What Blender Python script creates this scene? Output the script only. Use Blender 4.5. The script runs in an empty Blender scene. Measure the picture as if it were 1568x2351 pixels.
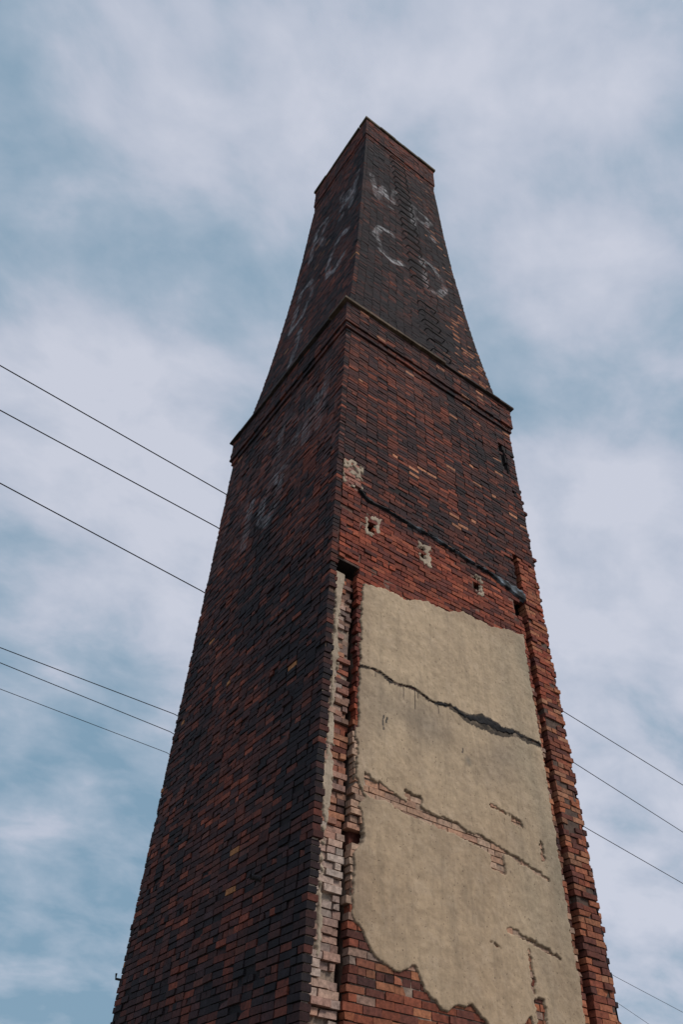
import bpy, math, random, numpy as np
from mathutils import Vector, noise, Matrix
random.seed(7)
scene=bpy.context.scene
scene.view_settings.view_transform='Standard'
scene.view_settings.look='None'
scene.view_settings.exposure=0
W=3.5; D=3.62
CH=0.06; BH=0.0515; BL=0.172; JT=0.008; HT=.09
N=lambda a,b,c=0.0: noise.noise(Vector((a,b,c)))
def lerp(a,b,t): return a+(b-a)*t
def mix(a,b,t): return tuple(lerp(x,y,t) for x,y in zip(a,b))
def clamp(x,a=0.,b=1.): return max(a,min(b,x))
MZ=[12.5,13.3,14.5,16,18,20,22,23.3,26]; MM=[.05,.12,.22,.31,.41,.48,.53,.57,.58]
def inset(z): return float(np.interp(z,MZ,MM))

# ------------------------------------------------------------ mesh builder
class MB:
    def __init__(s): s.v=[];s.f=[];s.c=[];s.p=[]
    def quad(s,pts,col,paint=(0,0,0,0)):
        i=len(s.v); s.v+=pts; s.c+=[col]*4; s.p+=list(paint); s.f.append((i,i+1,i+2,i+3))
    def obj(s,name,mat,parent=None,smooth=False):
        me=bpy.data.meshes.new(name); me.from_pydata(s.v,[],s.f)
        a=me.attributes.new('bcol','FLOAT_COLOR','POINT')
        a.data.foreach_set('color',np.array([(c[0],c[1],c[2],1.) for c in s.c],dtype=np.float32).ravel())
        b=me.attributes.new('paint','FLOAT','POINT'); b.data.foreach_set('value',np.array(s.p,dtype=np.float32))
        me.materials.append(mat)
        if smooth: me.polygons.foreach_set('use_smooth',[True]*len(me.polygons))
        me.update()
        o=bpy.data.objects.new(name,me); scene.collection.objects.link(o)
        if parent: o.parent=parent
        return o

class Face:
    def __init__(s,O,U,Nn): s.O=O;s.U=U;s.N=Nn
    def P(s,u,z,n): return (s.O[0]+s.U[0]*u+s.N[0]*n, s.O[1]+s.U[1]*u+s.N[1]*n, z)
FRONT=Face((0,0),(1,0),(0,-1)); LEFT=Face((0,0),(0,1),(-1,0))
RIGHT=Face((W,0),(0,1),(1,0)); BACK=Face((0,D),(1,0),(0,1))

def brick(mb,F,u0,u1,z0,z1,n,dep,col,paintfn=None):
    j=lambda a=.003: random.uniform(-a,a)
    tw=j(.0035); tz=j(.003)
    if u1-u0<.015: return
    a=[(u0+j(),z0+j(.002),n+tw),(u1+j(),z0+j(.002),n-tw),(u1+j(),z1+j(.003),n-tw+tz),(u0+j(),z1+j(.003),n+tw+tz)]
    if random.random()<.08:   # chipped corner
        q=a[random.randrange(4)]; i=a.index(q)
        cu=(u0+u1)/2; cz=(z0+z1)/2
        a[i]=(lerp(q[0],cu,random.uniform(.1,.35)),lerp(q[1],cz,random.uniform(.1,.6)),q[2]-.008)
    fr=[F.P(*q) for q in a]; bk=[F.P(q[0],q[1],n-dep) for q in a]
    if paintfn:
        nx=max(2,int((u1-u0)/.03)); nz=2
        i0=len(mb.v)
        for k in range(nz+1):
            for i in range(nx+1):
                s=i/nx;t=k/nz
                q=[lerp(lerp(a[0][m],a[1][m],s),lerp(a[3][m],a[2][m],s),t) for m in range(3)]
                mb.v.append(F.P(*q)); mb.c.append(col); mb.p.append(paintfn(q[0],q[1]))
        for k in range(nz):
            for i in range(nx):
                b=i0+k*(nx+1)+i; mb.f.append((b,b+1,b+nx+2,b+nx+1))
    else: mb.quad(fr,col)
    for i in range(4):
        k=(i+1)%4; mb.quad([fr[i],bk[i],bk[k],fr[k]],col)

def wall(mb,F,z0,z1,u0f,u1f,nf,colf,dep=.085,own=None,keep=None,paint=None,prough=.003,bl=BL,header=True):
    k0=int(round(z0/CH)); k1=int(round(z1/CH))
    for k in range(k0,k1):
        z=k*CH; zc=z+BH/2
        a=u0f(zc,k); b=u1f(zc,k)
        if own is not None and k%2!=own: a+=HT; b-=HT
        L=bl
        if header and k%7==3: L=(bl-JT)/2
        off=(.5 if k%2 else 0)*(bl+JT)+random.uniform(-.012,.012)
        u=a
        first=True
        cp=random.uniform(-.0015,.0015)
        while u<b-.012:
            l=(L if not first or off<.02 else off-JT)+random.uniform(-.006,.006)
            if first and off<.02: l=L
            first=False
            e=min(u+l,b)
            if b-e<.04: e=b
            uc=(u+e)/2
            kp=keep(uc,zc) if keep else 0.
            if kp is not None:
                n=nf(uc,zc)+random.gauss(0,prough)+cp+kp+.006*N(uc*1.3,zc*1.1,4.)
                brick(mb,F,u,e,z+random.uniform(0,.002),z+BH+random.uniform(-.003,.002),n,dep,colf(uc,zc),
                      (lambda uu,zz:paint(uu,zz)) if (paint and paint(None,zc)) else None)
            u=e+JT+random.uniform(-.003,.003)

def backing(mb,F,u0f,u1f,z0,z1,nf,colf,cu=.12,cz=.075):
    nz=max(1,int((z1-z0)/cz)); uw=max(u1f(z0)-u0f(z0),.01); nu=max(1,int(uw/cu))
    i0=len(mb.v)
    for k in range(nz+1):
        z=z0+(z1-z0)*k/nz
        for i in range(nu+1):
            u=lerp(u0f(z),u1f(z),i/nu)
            mb.v.append(F.P(u,z,nf(u,z))); mb.c.append(colf(u,z)); mb.p.append(0.)
    for k in range(nz):
        for i in range(nu):
            b=i0+k*(nu+1)+i; mb.f.append((b,b+1,b+nu+2,b+nu+1))

def sheet(mb,F,u0,u1,z0,z1,cell,sd,n0,th,colf,rough=.003,edge=.02,back=.02):
    nu=int((u1-u0)/cell); nz=int((z1-z0)/cell); idx={}
    S=np.zeros((nz+1,nu+1))
    for k in range(nz+1):
        for i in range(nu+1): S[k,i]=sd(u0+i*cell,z0+k*cell)
    def vid(k,i):
        q=(k,i)
        if q not in idx:
            u=u0+i*cell; z=z0+k*cell; s=S[k,i]; t=clamp((s+edge*.5)/edge); t=t*t*(3-2*t)
            n=n0-back+(th+back)*t+rough*(N(u*3,z*3,5)+N(u*9,z*9,1)+.6*N(u*25,z*25,2))*t
            idx[q]=len(mb.v); mb.v.append(F.P(u,z,n)); mb.c.append(colf(u,z,s)); mb.p.append(0.)
        return idx[q]
    for k in range(nz):
        for i in range(nu):
            if max(S[k,i],S[k+1,i],S[k,i+1],S[k+1,i+1])>-edge*.5:
                mb.f.append((vid(k,i),vid(k,i+1),vid(k+1,i+1),vid(k+1,i)))

def box(mb,x0,x1,y0,y1,z0,z1,col):
    p=[(x0,y0,z0),(x1,y0,z0),(x1,y1,z0),(x0,y1,z0),(x0,y0,z1),(x1,y0,z1),(x1,y1,z1),(x0,y1,z1)]
    for f in ((0,3,2,1),(4,5,6,7),(0,1,5,4),(1,2,6,5),(2,3,7,6),(3,0,4,7)): mb.quad([p[i] for i in f],col)

# ------------------------------------------------------------ materials
def newmat(name):
    m=bpy.data.materials.new(name); m.use_nodes=True; nt=m.node_tree; nt.nodes.clear()
    out=nt.nodes.new('ShaderNodeOutputMaterial'); b=nt.nodes.new('ShaderNodeBsdfPrincipled')
    nt.links.new(b.outputs[0],out.inputs[0]); return m,nt,b
def nd(nt,t,**k):
    n=nt.nodes.new(t)
    for a,v in k.items(): setattr(n,a,v)
    return n
def noisen(nt,vec,scale,detail=4,rough=.6):
    n=nd(nt,'ShaderNodeTexNoise'); n.inputs['Scale'].default_value=scale; n.inputs['Detail'].default_value=detail
    n.inputs['Roughness'].default_value=rough; nt.links.new(vec,n.inputs['Vector']); return n.outputs['Fac']
def maprange(nt,val,a,b,c,d):
    n=nd(nt,'ShaderNodeMapRange'); nt.links.new(val,n.inputs[0])
    for i,x in enumerate((a,b,c,d)): n.inputs[i+1].default_value=x
    return n.outputs[0]
def mathn(nt,op,a,b):
    n=nd(nt,'ShaderNodeMath',operation=op)
    for i,x in enumerate((a,b)):
        if isinstance(x,(int,float)): n.inputs[i].default_value=x
        else: nt.links.new(x,n.inputs[i])
    return n.outputs[0]
def mixc(nt,fac,a,b,mode='MIX'):
    n=nd(nt,'ShaderNodeMix',data_type='RGBA',blend_type=mode)
    if isinstance(fac,(int,float)): n.inputs[0].default_value=fac
    else: nt.links.new(fac,n.inputs[0])
    for i,x in ((6,a),(7,b)):
        if isinstance(x,tuple): n.inputs[i].default_value=x
        else: nt.links.new(x,n.inputs[i])
    return n.outputs[2]
def bump(nt,b,h,strength,dist):
    n=nd(nt,'ShaderNodeBump'); n.inputs['Strength'].default_value=strength; n.inputs['Distance'].default_value=dist
    nt.links.new(h,n.inputs['Height']); nt.links.new(n.outputs[0],b.inputs['Normal'])
def surf(name,rough=.9,lo=.5,hi=1.45,sc=28,bs=.5,bd=.006,speck=0.,spec=.3,grime=False):
    m,nt,b=newmat(name)
    tc=nd(nt,'ShaderNodeTexCoord').outputs['Object']
    at=nd(nt,'ShaderNodeAttribute',attribute_name='bcol').outputs['Color']
    pa=nd(nt,'ShaderNodeAttribute',attribute_name='paint').outputs['Fac']
    f1=noisen(nt,tc,sc,6,.7); v=maprange(nt,f1,.3,.7,lo,hi)
    cc=nd(nt,'ShaderNodeCombineColor'); 
    for i in range(3): nt.links.new(v,cc.inputs[i])
    col=mixc(nt,1.,at,cc.outputs[0],'MULTIPLY')
    h=f1
    if grime:   # soot running down over bricks and joints alike
        mp=nd(nt,'ShaderNodeMapping'); mp.inputs['Scale'].default_value=(3,3,.35); nt.links.new(tc,mp.inputs[0])
        f6=noisen(nt,mp.outputs[0],1.3,7,.7); st=maprange(nt,f6,.50,.72,0,.75)
        col=mixc(nt,st,col,(.013,.012,.015,1))
        f7=noisen(nt,tc,1.1,8,.75); st=maprange(nt,f7,.54,.74,0,.16)
        col=mixc(nt,st,col,(.16,.145,.15,1))
    if speck>0:
        f4=noisen(nt,tc,1.6,6,.65); st=maprange(nt,f4,.48,.75,0,.5)
        col=mixc(nt,st,col,(.25,.185,.13,1))
        f5=noisen(nt,tc,4.5,8,.8); st=maprange(nt,f5,.5,.72,0,.5)
        col=mixc(nt,st,col,(.57,.44,.32,1))
        mp=nd(nt,'ShaderNodeMapping'); mp.inputs['Scale'].default_value=(5,5,.6); nt.links.new(tc,mp.inputs[0])
        f6=noisen(nt,mp.outputs[0],1.6,6,.75); st=maprange(nt,f6,.50,.75,0,.55)
        col=mixc(nt,st,col,(.20,.155,.11,1))
        f3=noisen(nt,tc,42,3,.6); sp=maprange(nt,f3,.64,.70,0,speck)
        col=mixc(nt,sp,col,(.09,.06,.04,1))
        h=mathn(nt,'ADD',f1,mathn(nt,'MULTIPLY',f5,2.))
    f2=noisen(nt,tc,8,7,.8)
    pf=mathn(nt,'MULTIPLY',pa,maprange(nt,f2,.40,.60,0,1))
    col=mixc(nt,pf,col,(.42,.41,.42,1))
    nt.links.new(col,b.inputs['Base Color']); b.inputs['Roughness'].default_value=rough
    b.inputs['Specular IOR Level'].default_value=spec
    bump(nt,b,h,bs,bd)
    return m
M_brick=surf('weathered_brick'); M_sooty=surf('sooty_brick',grime=True)
M_plaster=surf('lime_plaster',.95,.80,1.15,14,.5,.012,.75)
M_tar=surf('bitumen',.7,.5,1.6,20,.6,.01,0,.2); M_stone=surf('coping_stone',.9,.4,1.4,8,.5,.01)
M_iron=surf('rusty_iron',.7,.6,1.4,30,.3,.003)

# ------------------------------------------------------------ colours
SOOT=(.0135,.012,.015)
def pick(pal): return random.choice(pal)
P_DARK=[(.14,.036,.022),(.17,.043,.025),(.09,.03,.024),(.23,.06,.033),(.075,.03,.028),(.055,.026,.027),(.12,.042,.03)]
P_RED=[(.25,.056,.030),(.29,.068,.035),(.20,.046,.028),(.31,.082,.043),(.14,.04,.03)]
P_OR=[(.33,.11,.055),(.26,.075,.04),(.36,.14,.07),(.33,.15,.085),(.21,.06,.035),(.32,.11,.06),(.15,.05,.035),(.11,.04,.03)]
def sootmix(c,s): return mix(c,SOOT,clamp(s,0,.96))
def v(c,a=.2):
    k=1+random.uniform(-a,a); return tuple(x*k for x in c)
def col_left(u,z):
    if random.random()<.003: return v((.38,.16,.06))
    s=.42+.7*N(u*.8,z*.35,3)+.6*N(u*3.+z*1.2,z*1.5-u*.8,9)+random.uniform(-.45,.45)
    if z<7: s+=.45*clamp((.8-u)/.8)
    if z>12.6: s+=.22-.35*clamp((z-21)/2)
    if z<4.5: s+=.10
    c=v(pick(P_DARK),.3)
    if 9.<z<12: c=mix(c,(.11,.095,.10),.3*clamp(.5+N(u*2,z*2,5)))
    return sootmix(c,s)
def col_front_up(u,z):
    r=random.random()
    if r<.020 and z<12.6: return v((.42,.18,.10),.3)
    s=.40+.55*N(u*.8,z*.5,13)+.35*N(u*4,z*1.1,19)+random.uniform(-.40,.40)
    if z>12.6:
        s+=.52-.8*clamp((z-22.4)/1.)
        if u>2.5 and z<16 and r<.12: return v((.36,.14,.07))
        if u>2.3 and r<.035: return v((.30,.13,.07))
    if u<.12: s+=.3
    return sootmix(v(pick(P_DARK),.25),s)
def col_front_main(u,z):
    ztar=lerp(8.30,8.06,clamp((u-.36)/2.8))
    if z>ztar+.05: return sootmix(col_front_up(u,z),.15)
    if z>6.6:
        s=.16+.5*N(u*2,z*2,33)+random.uniform(-.2,.3)
        if z>ztar-.15: s+=.25
        return sootmix(v(pick(P_RED),.25),s)
    s=.14+.6*N(u*2,z*2,33)+random.uniform(-.2,.3)
    c=v(pick(P_OR if z<5.2 or u>2.9 else P_RED),.2)
    if 3.6<z<5.1 and u<2.95: c=mix(c,(.50,.36,.26),random.uniform(.4,.85)); s-=.3
    elif random.random()<.15: c=mix(c,(.42,.34,.27),.5)
    return sootmix(c,s)
def col_strip(u,z):
    s=.12+.6*N(u*5,z*1.3,43)+random.uniform(-.2,.3)
    if z>7.1: 
        c=v(pick(P_RED),.2)
        if z>8.35: c=mix(c,(.42,.30,.25),.2+.3*random.random())
        return sootmix(c,s)
    c=v(pick(P_OR),.25)
    w=clamp(.4+1.2*N(u*7,z*1.7,47)+ (.3 if z<4.2 else 0)-(u-.2)*1.2)
    c=mix(c,(.48,.40,.34),w*.85)
    return sootmix(c,s+clamp((u-.26)*2.5)-.4*w)
def col_corner(u,z):
    return sootmix(v(pick(P_DARK),.2),.70+random.uniform(-.25,.25))
def col_pil(u,z):
    c=v(pick(P_OR if z<6.5 else P_RED+P_OR[:3]),.2)
    return sootmix(c,.05+.45*N(u*3,z*1.5,53)+random.uniform(-.15,.25))
def mortar_left(u,z): return (.014,.011,.012)
def mortar_front(u,z):
    if z>8.15 : return (.018,.014,.014)
    if z>6.5: return mix((.20,.11,.085),(.05,.03,.022),clamp(.45+N(u*3,z*3)))
    if 3.6<z<5.1: return (.42,.34,.27)
    return mix((.36,.27,.21),(.09,.055,.04),clamp(.4+N(u*3,z*3)))

# ------------------------------------------------------------ painted letters (worn)
GL={'W':[((0,1),(.22,0)),((.22,0),(.5,.7)),((.5,.7),(.78,0)),((.78,0),(1,1))],
 'R':[((0,0),(0,1)),((0,1),(.7,1)),((.7,1),(.95,.8)),((.95,.8),(.7,.52)),((.7,.52),(0,.5)),((.45,.5),(1,0))],
 'C':[((.95,.85),(.6,1)),((.6,1),(.2,.9)),((.2,.9),(0,.5)),((0,.5),(.2,.1)),((.2,.1),(.6,0)),((.6,0),(.95,.15))],
 'D':[((0,0),(0,1)),((0,1),(.55,.97)),((.55,.97),(.95,.6)),((.95,.6),(.95,.4)),((.95,.4),(.55,.03)),((.55,.03),(0,0))],
 'O':[((.5,1),(.1,.75)),((.1,.75),(.1,.25)),((.1,.25),(.5,0)),((.5,0),(.9,.25)),((.9,.25),(.9,.75)),((.9,.75),(.5,1))],
 'I':[((.5,0),(.5,1))],'L':[((0,1),(0,0)),((0,0),(.9,0))]}
def segd(p,a,b):
    ax,ay=a;bx,by=b;px,py=p; dx=bx-ax;dy=by-ay
    t=clamp(((px-ax)*dx+(py-ay)*dy)/(dx*dx+dy*dy+1e-9)); return math.hypot(px-ax-t*dx,py-ay-t*dy)
def paintfn(letters,zr,flip=False):
    def f(u,z):
        if u is None: return any(a<=z<=b for a,b in zr)
        best=0.
        for g,x,zz,w,h,th,st in letters:
            if (x-.2<u<x+w+.2) and (zz-.2<z<zz+h+.2):
                q=(u,z)
                for a,b in GL[g]:
                    if flip: a=(1-a[0],a[1]); b=(1-b[0],b[1])
                    d=segd(q,(x+a[0]*w,zz+a[1]*h),(x+b[0]*w,zz+b[1]*h))
                    best=max(best,st*clamp((th-d)/.03+.5))
        return best*clamp(.6+1.3*N(u*2.4,z*2.4,77))
    return f
PF=paintfn([('W',.72,19.2,.75,1.3,.085,.95),('R',2.0,19.1,.62,1.3,.08,.85),('C',.78,16.1,.72,1.5,.085,.9),('D',2.1,16.0,.62,1.45,.08,.8)],[(15.8,20.8)])
PL=paintfn([('W',.75,19.0,.7,1.8,.10,.9),('R',2.0,18.9,.6,1.7,.10,.9),('C',.8,15.9,.7,1.8,.10,.85),('D',2.0,15.6,.7,1.8,.10,.85),
            ('I',1.9,13.3,.5,1.6,.10,.8),
            ('W',.45,10.0,.6,1.2,.10,.45),('D',1.2,9.9,.55,1.2,.10,.42),('O',1.5,9.0,.6,.95,.10,.6),('I',2.2,8.9,.5,1.0,.10,.6)],[(15.4,20.9),(13.2,15.0),(8.8,11.4)],True)

# ------------------------------------------------------------ chimney
root=bpy.data.objects.new('brick_chimney',None); scene.collection.objects.link(root)
ZT=11.88
zero=lambda z,k:0.
POCK=((.55,7.86),(1.36,7.87),(2.27,7.84),(3.0,7.79))
def holes(u,z):
    for i,(hx,hz) in enumerate(POCK):
        if abs(u-hx)<(.075,.055,.055,.06)[i] and abs(z-hz)<(.12,.11,.13,.14)[i]: return True
    return False
def slot(u,z): return abs(u-lerp(3.34,3.22,(z-10.1)/1.2))<.035 and 10.1<z<11.4

mb=MB()
wall(mb,LEFT,0,ZT,zero,lambda z,k:D,lambda u,z:0,col_left,own=0,paint=PL,prough=.0045,keep=lambda u,z: None if random.random()<.0015 else (random.choice([.01,-.015,-.03]) if random.random()<.02 else 0.))
backing(mb,LEFT,lambda z:.012,lambda z:D-.012,0,ZT,lambda u,z:-.014,mortar_left,cu=.4,cz=.3)
mb.obj('side_wall_brickwork',M_sooty,root)

mb=MB()
def right_edge(z,k):
    if 4.0<z<11.2 : return W-HT+ (HT if k%2 else 0)+random.choice([0,0,.02,.05,.08])*(1 if z<10.3 else .4)
    return W
def keepf(u,z):
    if holes(u,z): return None
    if slot(u,z): return None
    if random.random()<.003: return None
    return 0.
def keepm(u,z):
    if u<.55 and abs(z-4.2)<.14: return None if random.random()<.75 else -.03
    return keepf(u,z)
PZ=8.82
wall(mb,FRONT,PZ,ZT,lambda z,k:0.0 if k%2 else HT,right_edge,lambda u,z:0,col_front_up,keep=keepf)
mb.obj('upper_front_brickwork',M_sooty,root)
mb=MB()
wall(mb,FRONT,0,PZ,lambda z,k:.385+random.uniform(-.02,.03) ,lambda z,k: 3.05+random.uniform(-.015,.015) ,lambda u,z:0,col_front_main,keep=keepm,prough=.004)
wall(mb,FRONT,0,PZ,lambda z,k: 3.40 ,right_edge,lambda u,z:-.04,col_front_up)
wall(mb,FRONT,0,PZ,lambda z,k:0.0 if k%2 else HT,lambda z,k:random.uniform(.07,.115) if k%2 else .09,lambda u,z:.002,col_corner,header=False,prough=.006)
wall(mb,FRONT,7.14,PZ,lambda z,k:.10,lambda z,k:.375,lambda u,z:.004,col_strip,prough=.008)
wall(mb,FRONT,0,6.96,lambda z,k:.10,lambda z,k:.35+random.uniform(-.03,.02),lambda u,z:-.065+.03*N(u*3,z*.9,6),col_strip,prough=.014,keep=lambda u,z: None if random.random()<.05 else 0.)
def nb(u,z):
    if holes(u,z): return -.16
    if slot(u,z): return -.12
    if 3.045<u<3.14 and z<PZ: return -.17
    if u>3.14 and z<PZ: return -.06
    if .345<u<.415 and z<7.1: return -.16
    if .10<u<.415 and z<7.1: return -.095 if z<6.98 else -.2
    if u<.58 and abs(z-4.2)<.12: return -.09
    return -.011 if 6.5<z<8.15 else -.013
def cb(u,z):  # shade of pockets, slot, gap and chases is put into the backing colour
    if holes(u,z) or slot(u,z) or (u<.40 and 6.98<z<7.12): return (.02,.015,.013)
    if 3.04<u<3.15 and z<PZ: return (.02,.013,.011)
    if .345<u<.42 and z<7.1: return (.05,.025,.018)
    if u<.58 and abs(z-4.2)<.14: return (.10,.03,.02)
    return mortar_front(u,z)
backing(mb,FRONT,lambda z:.012,lambda z:W-.03,0,ZT,nb,cb,cu=.03,cz=.0375)
mb.obj('front_wall_brickwork',M_brick,root)

mb=MB()
wall(mb,RIGHT,0,ZT,zero,lambda z,k:D,lambda u,z:-.002,col_front_up,own=0)
wall(mb,BACK,0,ZT,zero,lambda z,k:W,lambda u,z:-.002,col_left,own=1)
backing(mb,RIGHT,lambda z:.012,lambda z:D-.012,0,ZT,lambda u,z:-.014,mortar_left,cu=.4,cz=.3)
backing(mb,BACK,lambda z:.012,lambda z:W-.012,0,ZT,lambda u,z:-.014,mortar_left,cu=.4,cz=.3)
mb.obj('rear_walls_brickwork',M_brick,root)

mb=MB()
PIL=Face((3.13,-.03),(1,0),(0,-1))
wall(mb,PIL,0,PZ-.06,lambda z,k:random.uniform(-.006,.006)-(.012 if k%2 else 0),lambda z,k:.31+random.choice([0,.01,.02,-.015,-.03])+(.02 if z>5 else 0),lambda u,z:0,col_pil,dep=.13,prough=.007,keep=lambda u,z: None if random.random()<.02 else 0.)
box(mb,3.145,3.42,-.018,.05,0,PZ-.09,(.10,.065,.05))
mb.obj('right_pilaster',M_brick,root)

def ring(mb,z0,z1,ov,colL,colF,own=0,insetf=None,paintF=None,paintL=None,mL=mortar_left):
    m=insetf or (lambda z:0.)
    for F,Lg,c,ow,pf in ((LEFT,D,colL,own,paintL),(FRONT,W,colF,1-own,paintF),(RIGHT,D,colF,own,None),(BACK,W,colL,1-own,None)):
        wall(mb,F,z0,z1,(lambda z,k:m(z)-ov),(lambda z,k,Lg=Lg:Lg-m(z)+ov),(lambda u,z:ov-m(z)-(0.0015 if F in (RIGHT,BACK) else 0)),c,own=ow,paint=pf)
        backing(mb,F,lambda z:m(z)-ov+.013,lambda z,Lg=Lg:Lg-m(z)+ov-.013,z0,z1,lambda u,z:ov-m(z)-.013,mL,cu=.5,cz=.15)
mb=MB()
ring(mb,11.88,12.0,.03,col_left,col_front_up)
ring(mb,12.0,12.54,.06,col_left,col_front_up)
box(mb,-.018,W+.018,-.018,D+.018,11.89,11.99,(.03,.02,.02))
box(mb,-.046,W+.046,-.046,D+.046,12.005,12.51,(.03,.02,.02))
mb.obj('corbel_band',M_sooty,root)

mb=MB()
def slabs(mb,x0,x1,y,front,z0,z1,ov,dep,col,skip=.0):
    u=x0
    while u<x1-.02:
        e=min(u+random.uniform(.25,.6),x1)
        if x1-e<.2: e=x1
        d=random.uniform(-.018,.014)
        c=v(col,.35)
        if front: box(mb,u+.003,e-.003,y-d,y+dep,z0+random.uniform(0,.008),z1+random.uniform(-.012,.008),c)
        else: box(mb,y-d,y+dep,u+.003,e-.003,z0+random.uniform(0,.008),z1+random.uniform(-.012,.008),c)
        u=e
slabs(mb,-.13,2.0,-.12,True,12.545,12.60,0,.5,(.15,.105,.07))
slabs(mb,2.0,W+.12,-.11,True,12.545,12.59,0,.5,(.05,.035,.03))
slabs(mb,.4,D+.13,-.12,False,12.545,12.60,0,.5,(.05,.04,.035))
slabs(mb,.4,D+.13,W-.37,False,12.545,12.60,0,.5,(.08,.06,.05))
slabs(mb,.40,W-.38,D-.36,True,12.545,12.60,0,.5,(.08,.06,.05))
mb.obj('ledge_stones',M_stone,root)

mb=MB()
ring(mb,12.6,22.98,0,col_left,col_front_up,insetf=inset,paintF=PF,paintL=PL)
mb.obj('tapered_stack_brickwork',M_sooty,root)
mb=MB()
def cap_col(u,z):
    c=v(pick(P_RED+P_DARK),.2); return sootmix(c,.42+random.uniform(-.35,.35)-(.2 if z>24 else 0))
ring(mb,22.98,23.22,.03,cap_col,cap_col,insetf=lambda z:.58)
ring(mb,23.22,24.3,.055,cap_col,cap_col,insetf=lambda z:.58)
box(mb,.57,W-.57,.57,D-.57,22.99,24.2,(.02,.02,.02))
mb.obj('cap_brickwork',M_sooty,root)
mb=MB()
c0=.48
slabs(mb,c0,W-c0,c0,True,24.31,24.43,0,.35,(.11,.085,.055))
slabs(mb,c0+.38,D-c0,c0,False,24.31,24.43,0,.35,(.10,.08,.055))
slabs(mb,c0+.38,D-c0,W-c0-.35,False,24.31,24.43,0,.35,(.12,.08,.06))
slabs(mb,c0+.38,W-c0-.38,D-c0-.35,True,24.31,24.43,0,.35,(.12,.08,.06))
mb.obj('cap_coping',M_stone,root)

# ------------------------------------------------------------ plaster panel
LZ=[2.9,3.5,4.0,4.1,4.25,4.4,4.5,4.65,5.8,6.9,7.5]; LX=[.43,.42,.42,.50,.50,.44,.50,.42,.43,.44,.44]
RZ=[3.2,4.5,5.8,6.5,7.4]; RX=[2.99,2.99,3.0,2.99,3.0]
TX=[.4,.9,1.05,1.4,1.65,2.0,2.37,3.05]; TZ=[6.90,7.0,6.98,7.12,7.10,7.24,7.22,7.38]
BX=[.4,.5,.61,.85,1.04,1.15,1.35,1.62,1.9,2.1,2.3,2.45,2.75,3.05]; BZ=[3.55,3.45,3.28,3.2,3.26,3.10,3.02,3.10,2.92,3.0,3.12,2.8,2.7,2.7]
def seam1(x): return 5.81+.02*math.sin(x*3)+.04*N(x*4,0,6)
def seam2(x): return float(np.interp(x,[.45,.7,1.0,1.5,1.95,2.3,2.8],[4.72,4.64,4.58,4.55,4.50,4.44,4.33]))+.02*N(x*5,3,8)
def sd_panel(u,z):
    jag=.020*N(u*9,z*9,60)+.018*N(u*24,z*24,62)+.012*N(u*50,z*50,67)
    s=min(u-np.interp(z,LZ,LX),np.interp(z,RZ,RX)-u,np.interp(u,TX,TZ)-z,z-np.interp(u,BX,BZ))
    s+=.028*N(u*5,z*5,61)+jag
    if .5<u<2.8:
        h=.085*clamp(.7+1.1*N(u*2.6,5.,63))
        if u>2.15: h*=.22
        d=abs(z-seam2(u)+h*.8)-h+jag
        s=min(s,d)
    for cx,cz,a,b,sl in ((2.22,4.85,.15,.012,-.2),(2.43,4.80,.075,.035,-.15),(2.45,3.70,.33,.010,-.2),(2.38,3.40,.012,.25,0.),(2.43,3.05,.06,.22,0),(2.75,4.6,.012,.09,0),(1.95,3.6,.07,.010,-.2)):
        du=u-cx; dz=z-cz-sl*du
        d=max(abs(du)-a,abs(dz)-b)+jag*1.1+.01*N(u*6,z*6,68)
        s=min(s,d)
    d=max(abs(u-2.10)-.085,abs(z-4.34)-.095)+jag*.8; s=min(s,d)
    d=max(abs(u-1.08)-.09,abs(z-4.63)-.06)+jag*1.2; s=min(s,d)
    d=abs(z-seam1(u))-(.003+.010*clamp(N(u*5,1,66)+.3))
    s=min(s,d)
    return s
def col_plaster(u,z,s):
    k=1+.16*N(u*1.2,z*1.2,71)+.10*N(u*5,z*5,72)
    c=(.50*k,.375*k,.25*k)
    c=mix(c,(.37,.25,.155),.65*clamp((5.7-z)/2)*clamp(.65+N(u,z,73)))
    c=mix(c,(.20,.17,.14),.7*clamp(1-abs(z-5.45)/.45)*clamp(.3+N(u*2,z*1.5,74)))
    c=mix(c,(.24,.21,.155),.65*clamp((u-2.2)/.6)*clamp(.5+N(u*3,z*.8,75)))
    c=mix(c,(.28,.20,.14),.45*clamp((.65-u)/.2))
    c=mix(c,(.30,.20,.13),.5*clamp((z-7.0)/.15)*clamp(.5+N(u*4,2)))
    # dirt washing down from the seam and the bottom break
    c=mix(c,(.22,.16,.11),.4*clamp(1-(seam2(u)-.12-z)/.5)*clamp(.2+N(u*7,z*1.2,70))*(1 if z<seam2(u) else 0))
    if s<.006: c=mix(c,(.07,.045,.033),clamp((.006-s)/.012)*.75)
    t=seam1(u); wdt=.012+.02*clamp(N(u*6,2,76)+.3)
    if 1.6<u<2.98: wdt+=.05*clamp(1-abs(u-2.15)/.5)+.018
    d=(z-t)+.02*N(u*14,z*14,79)+.012*N(u*40,z*40,7)
    if -wdt*1.5<d<wdt*.7 : c=mix(c,(.012,.011,.012),.95)
    for dx,L in ((.62,.08),(.98,.14),(1.13,.24),(1.17,.1),(.8,.06),(1.45,.12)):
        if abs(u-dx+.01*N(z*8,0))<.007 and t-L<z<t: c=(.03,.026,.024)
    for dx,dz,L in ((.72,5.30,.16),(.76,5.33,.08),(1.75,5.35,.06)):
        if abs(u-dx+.012*N(z*12,2))<.010 and abs(z-dz)<L/2: c=(.06,.055,.05)
    g=math.hypot((u-1.82)/.07,(z-5.25)/.08)
    if g<1: c=mix(c,(.12,.12,.11),.7*(1-g))
    return c
mb=MB()
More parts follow.
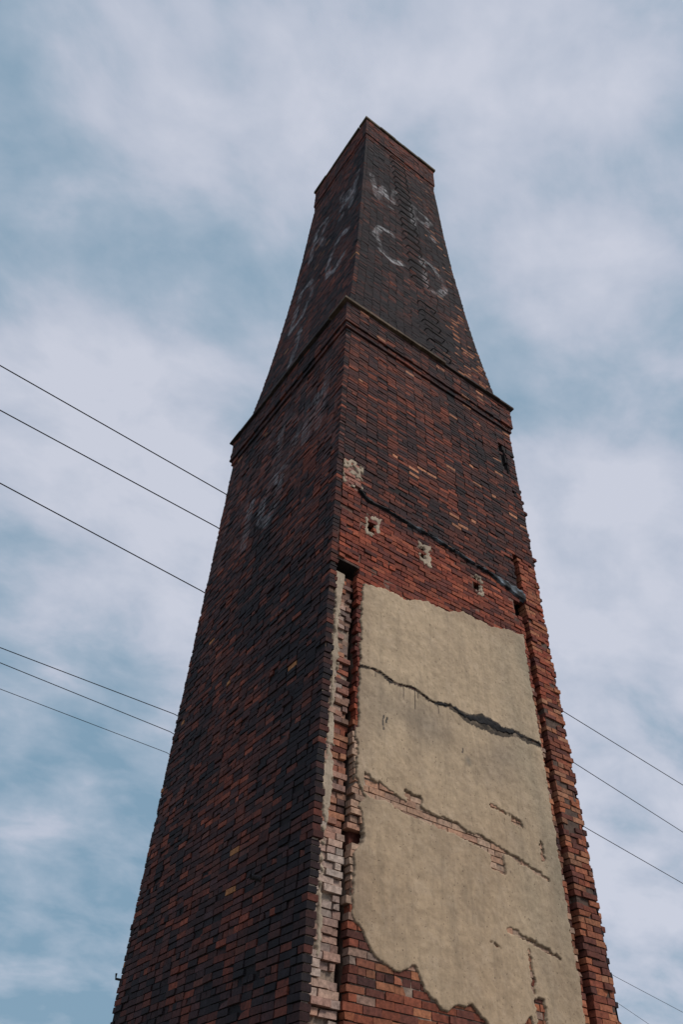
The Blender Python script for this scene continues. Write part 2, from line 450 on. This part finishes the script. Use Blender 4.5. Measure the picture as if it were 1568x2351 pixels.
sheet(mb,FRONT,.36,3.045,2.6,7.45,.010,sd_panel,.0,.018,col_plaster,rough=.005,edge=.012,back=.025)
mb.obj('plaster_panel',M_plaster,root,True)

mb=MB()
pale=lambda u,z,s:tuple(x*(1+.3*N(u*8,z*8,81)) for x in (.42,.335,.25))
sheet(mb,FRONT,.09,.32,2.5,6.95,.01,lambda u,z: .045+.03*N(u*9,z*3,82)+.08*N(1,z*1.2,83)-abs(u-.155)-(.0 if z>4.9 else .03)+.03*N(u*25,z*25,8),-.055,.015,pale)
for i,(hx,hz) in enumerate(POCK[:3]):
    def sdh(u,z,hx=hx,hz=hz,i=i):
        o=min((.105,.085,.07)[i]-abs(u-hx-.025),(.17,.16,.16)[i]-abs(z-hz-.01))
        q=max(abs(u-hx)-(.06,.035,.045)[i],abs(z-hz)-(.11,.085,.115)[i])
        return min(o,q)+.045*N(u*11,z*11,84+hx)+.03*N(u*28,z*28,84)
    sheet(mb,FRONT,hx-.17,hx+.17,hz-.24,hz+.24,.01,sdh,0,.008,pale,edge=.012)
sheet(mb,FRONT,.09,.40,8.35,8.84,.01,lambda u,z:.10*N(u*14,z*14,85)-.03+.03*(z>8.55)+.03*N(u*30,z*30,85),.005,.010,pale,edge=.012)
mb.obj('mortar_remnants',M_plaster,root,True)

mb=MB()
def sd_tar(u,z):
    zt=float(np.interp(u,[.34,.5,.9,1.5,2.0,2.6,3.2],[8.36,8.28,8.26,8.24,8.2,8.14,8.04]))+.02*N(u*3,1,90)
    return .018+.02*N(u*5,0,91)+(.06*clamp((u-2.5)/.5))-abs(z-zt)+.022*N(u*16,z*16,92)
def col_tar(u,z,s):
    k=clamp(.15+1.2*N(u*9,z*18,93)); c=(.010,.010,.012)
    return mix(c,(.24,.29,.34),k*clamp((u-.7)/1.6)*.95)  # blue-grey highlights and bluish plastic, both painted over the black
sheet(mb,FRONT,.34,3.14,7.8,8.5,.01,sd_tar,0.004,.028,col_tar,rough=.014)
mb.obj('bitumen_flashing',M_tar,root,True)
mb=MB()
def sd_t2(u,z):
    w=.045*clamp(1-abs(u-2.15)/.5)+.012
    return w-abs(z-seam1(u)+.01)+.026*N(u*9,z*9,94)+.022*N(u*25,z*25,95)-(.03 if u<1.4 else 0)
sheet(mb,FRONT,.45,2.98,5.6,6.0,.01,sd_t2,.012,.012,lambda u,z,s:(.007,.006,.007),rough=.012)
mb.obj('bitumen_joint',M_tar,root,True)

# ------------------------------------------------------------ climbing irons
def tube(mb,pts,r,col,seg=6):
    rings=[]
    for i,p in enumerate(pts):
        p=Vector(p); a=Vector(pts[max(0,i-1)]); b=Vector(pts[min(len(pts)-1,i+1)])
        t=(b-a).normalized(); s=t.cross(Vector((0,0,1)))
        if s.length<.05: s=t.cross(Vector((1,0,0)))
        s.normalize(); w=t.cross(s)
        i0=len(mb.v)
        for k in range(seg):
            q=p+s*r*math.cos(2*math.pi*k/seg)+w*r*math.sin(2*math.pi*k/seg)
            mb.v.append(tuple(q)); mb.c.append(col); mb.p.append(0.)
        rings.append(i0)
    for a,b in zip(rings,rings[1:]):
        for k in range(seg): mb.f.append((a+k,a+(k+1)%seg,b+(k+1)%seg,b+k))
mb=MB()
z=13.1
while z<22.9:
    x=float(np.interp(z,[13,14.6,22.9],[2.1,1.98,1.6])); y=inset(z); w=.22+random.uniform(-.01,.01); dr=random.uniform(-.012,.012)
    if not (15.2<z<15.7):
        tube(mb,[(x-w,y+.05,z),(x-w,y-.06,z+dr),(x-w+.02,y-.075,z+dr),(x+w-.02,y-.075,z+dr*.5),(x+w,y-.06,z+dr*.5),(x+w,y+.05,z)],.0125,(.02,.016,.016))
    z+=.36
mb.obj('climbing_irons',M_iron,root,True)
mb=MB()
tube(mb,[(.1,.78,3.89),(-.10,.78,3.885)],.022,(.05,.045,.045),10)
tube(mb,[(.1,3.60,3.6),(-.04,3.64,3.61),(-.04,3.655,3.66)],.012,(.02,.018,.018),8)
mb.obj('iron_pipe_stub',M_iron,root,True)

# ------------------------------------------------------------ power lines (each runs level, bending slightly at a support behind the stack)
WR=[(15,.014,[(-4.51,6.86),(1.27,7.22),(15.58,9.11),(22.90,9.94)]),
    (14.5,.014,[(-4.10,7.59),(1.52,7.91),(17.80,10.76),(25.39,11.98)]),
    (13.5,.014,[(-3.40,8.65),(1.98,9.22),(20.34,12.75),(27.53,13.92)]),
    (11,.010,[(-1.79,10.85),(2.62,10.95),(28.35,18.86),(34.85,20.56)]),
    (10.6,.009,[(-1.67,10.76),(2.66,11.10),(30.79,20.78),(34.70,22.28)]),
    (10.2,.007,[(-1.41,11.10),(2.79,11.37),(35.94,25.07),(45.82,29.01)])]
for h,rad,ps in WR:
    P=[Vector(q) for q in ps]
    pts=[P[0]+(P[0]-P[1])*8,P[0]+(P[0]-P[1])*3,P[0],P[1]]
    for t in (.2,.4,.6,.8): pts.append(P[1].lerp(P[2],t))
    pts+=[P[2],P[3],P[3]+(P[3]-P[2])*4]
    mb=MB(); tube(mb,[(q.x,q.y,h) for q in pts],rad,(.012,.012,.015),6)
    mb.obj('power_line',M_tar,None,True)

# ------------------------------------------------------------ ground
me=bpy.data.meshes.new('ground'); S=3000
me.from_pydata([(-S,-S,0),(S,-S,0),(S,S,0),(-S,S,0)],[],[(0,1,2,3)])
g=bpy.data.objects.new('ground',me); scene.collection.objects.link(g)
m,nt,b=newmat('gravel_ground'); tc=nd(nt,'ShaderNodeTexCoord').outputs['Object']
f1=noisen(nt,tc,3,8,.7); n=nd(nt,'ShaderNodeValToRGB'); nt.links.new(f1,n.inputs[0])
n.color_ramp.elements[0].position=.35; n.color_ramp.elements[0].color=(.10,.09,.075,1); n.color_ramp.elements[1].position=.7; n.color_ramp.elements[1].color=(.22,.20,.17,1)
nt.links.new(n.outputs[0],b.inputs['Base Color']); b.inputs['Roughness'].default_value=.95; bump(nt,b,f1,.5,.02)
me.materials.append(m)

# ------------------------------------------------------------ world
SUN_EL=math.radians(42); SUN_AZ=math.radians(155)
world=bpy.data.worlds.new("World"); scene.world=world; world.use_nodes=True
nt=world.node_tree; nt.nodes.clear()
out=nd(nt,'ShaderNodeOutputWorld'); bg=nd(nt,'ShaderNodeBackground'); nt.links.new(bg.outputs[0],out.inputs[0])
bg.inputs[1].default_value=.1
sky=nd(nt,'ShaderNodeTexSky',sky_type='NISHITA'); sky.sun_disc=False; sky.sun_elevation=SUN_EL; sky.sun_rotation=SUN_AZ
tc=nd(nt,'ShaderNodeTexCoord').outputs['Generated']
sep=nd(nt,'ShaderNodeSeparateXYZ'); nt.links.new(tc,sep.inputs[0])
zz=mathn(nt,'ADD',mathn(nt,'MAXIMUM',sep.outputs[2],0.0),.35)
cx=mathn(nt,'DIVIDE',sep.outputs[0],zz); cy=mathn(nt,'DIVIDE',sep.outputs[1],zz)
cmb=nd(nt,'ShaderNodeCombineXYZ'); nt.links.new(cx,cmb.inputs[0]); nt.links.new(cy,cmb.inputs[1]); cmb.inputs[2].default_value=3.7
def cn(sc,det,rg,dist,off):
    mp=nd(nt,'ShaderNodeMapping'); mp.inputs['Location'].default_value=off; mp.inputs['Rotation'].default_value=(0,0,.6); mp.inputs['Scale'].default_value=(1,1.25,1); nt.links.new(cmb.outputs[0],mp.inputs[0])
    n=nd(nt,'ShaderNodeTexNoise'); n.inputs['Scale'].default_value=sc; n.inputs['Detail'].default_value=det; n.inputs['Roughness'].default_value=rg; n.inputs['Distortion'].default_value=dist
    nt.links.new(mp.outputs[0],n.inputs['Vector']); return n.outputs['Fac']
f1=cn(2.4,8,.52,.2,(0,0,0)); f2=cn(6.5,7,.55,.2,(3,1,2))
s=mathn(nt,'ADD',mathn(nt,'MULTIPLY',f1,.66),mathn(nt,'MULTIPLY',f2,.46))
for (x,y,z),a,k in (((10,67,74),.10,.965),((40,16,90),.10,.985),((69,39,61),.09,.97),((0,36,93),.10,.965),((78,56,27),.08,.96),
     ((13,42,90),-.08,.985),((49,26,83),-.06,.99),((23,92,32),-.10,.96),((37,3,93),-.09,.985),((74,49,46),-.05,.99),((-10,48,87),-.03,.985),((19,81,55),.05,.985)):
    dp=nd(nt,'ShaderNodeVectorMath',operation='DOT_PRODUCT'); nt.links.new(tc,dp.inputs[0]); dp.inputs[1].default_value=Vector((x,y,z)).normalized()
    mr=nd(nt,'ShaderNodeMapRange',interpolation_type='SMOOTHSTEP'); nt.links.new(dp.outputs['Value'],mr.inputs[0])
    mr.inputs[1].default_value=k; mr.inputs[2].default_value=1.; mr.inputs[3].default_value=0; mr.inputs[4].default_value=a
    s=mathn(nt,'ADD',s,mr.outputs[0])
cf=maprange(nt,s,.42,.70,0,1)
n=nd(nt,'ShaderNodeValToRGB'); nt.links.new(cf,n.inputs[0])
e=n.color_ramp.elements; e[0].position=0; e[0].color=(.22,.35,.47,1); e[1].position=1; e[1].color=(.61,.64,.74,1)
k=e.new(.4); k.color=(.36,.455,.57,1)
k=e.new(.68); k.color=(.50,.55,.66,1)
sc=mixc(nt,1.,n.outputs[0],(10,10,10,1),'MULTIPLY')
sc=mixc(nt,.94,sky.outputs[0],sc)
nt.links.new(sc,bg.inputs[0])
sun=bpy.data.lights.new('sun','SUN'); sun.energy=2.0; sun.angle=math.radians(16); sun.color=(1,.93,.84)
so=bpy.data.objects.new('sun',sun); scene.collection.objects.link(so)
dv=Vector((math.sin(SUN_AZ)*math.cos(SUN_EL),math.cos(SUN_AZ)*math.cos(SUN_EL),math.sin(SUN_EL)))
so.rotation_euler=dv.to_track_quat('Z','Y').to_euler(); so.location=dv*50

# ------------------------------------------------------------ camera
cam=bpy.data.cameras.new('camera'); co=bpy.data.objects.new('camera',cam); scene.collection.objects.link(co)
cam.sensor_fit='VERTICAL'; cam.sensor_height=36; cam.lens=1702.7*36/2351; cam.clip_end=8000
yaw,pitch,roll=0.5761,0.79,0.0582
f=Vector((math.sin(yaw)*math.cos(pitch),math.cos(yaw)*math.cos(pitch),math.sin(pitch)))
r=Vector((math.cos(yaw),-math.sin(yaw),0)); up=r.cross(f)
r2=r*math.cos(roll)+up*math.sin(roll); u2=-r*math.sin(roll)+up*math.cos(roll)
R=Matrix(((r2[0],u2[0],-f[0]),(r2[1],u2[1],-f[1]),(r2[2],u2[2],-f[2])))
co.matrix_world=Matrix.Translation(Vector((-3.2558,-5.176,1.6)))@R.to_4x4()
scene.camera=co
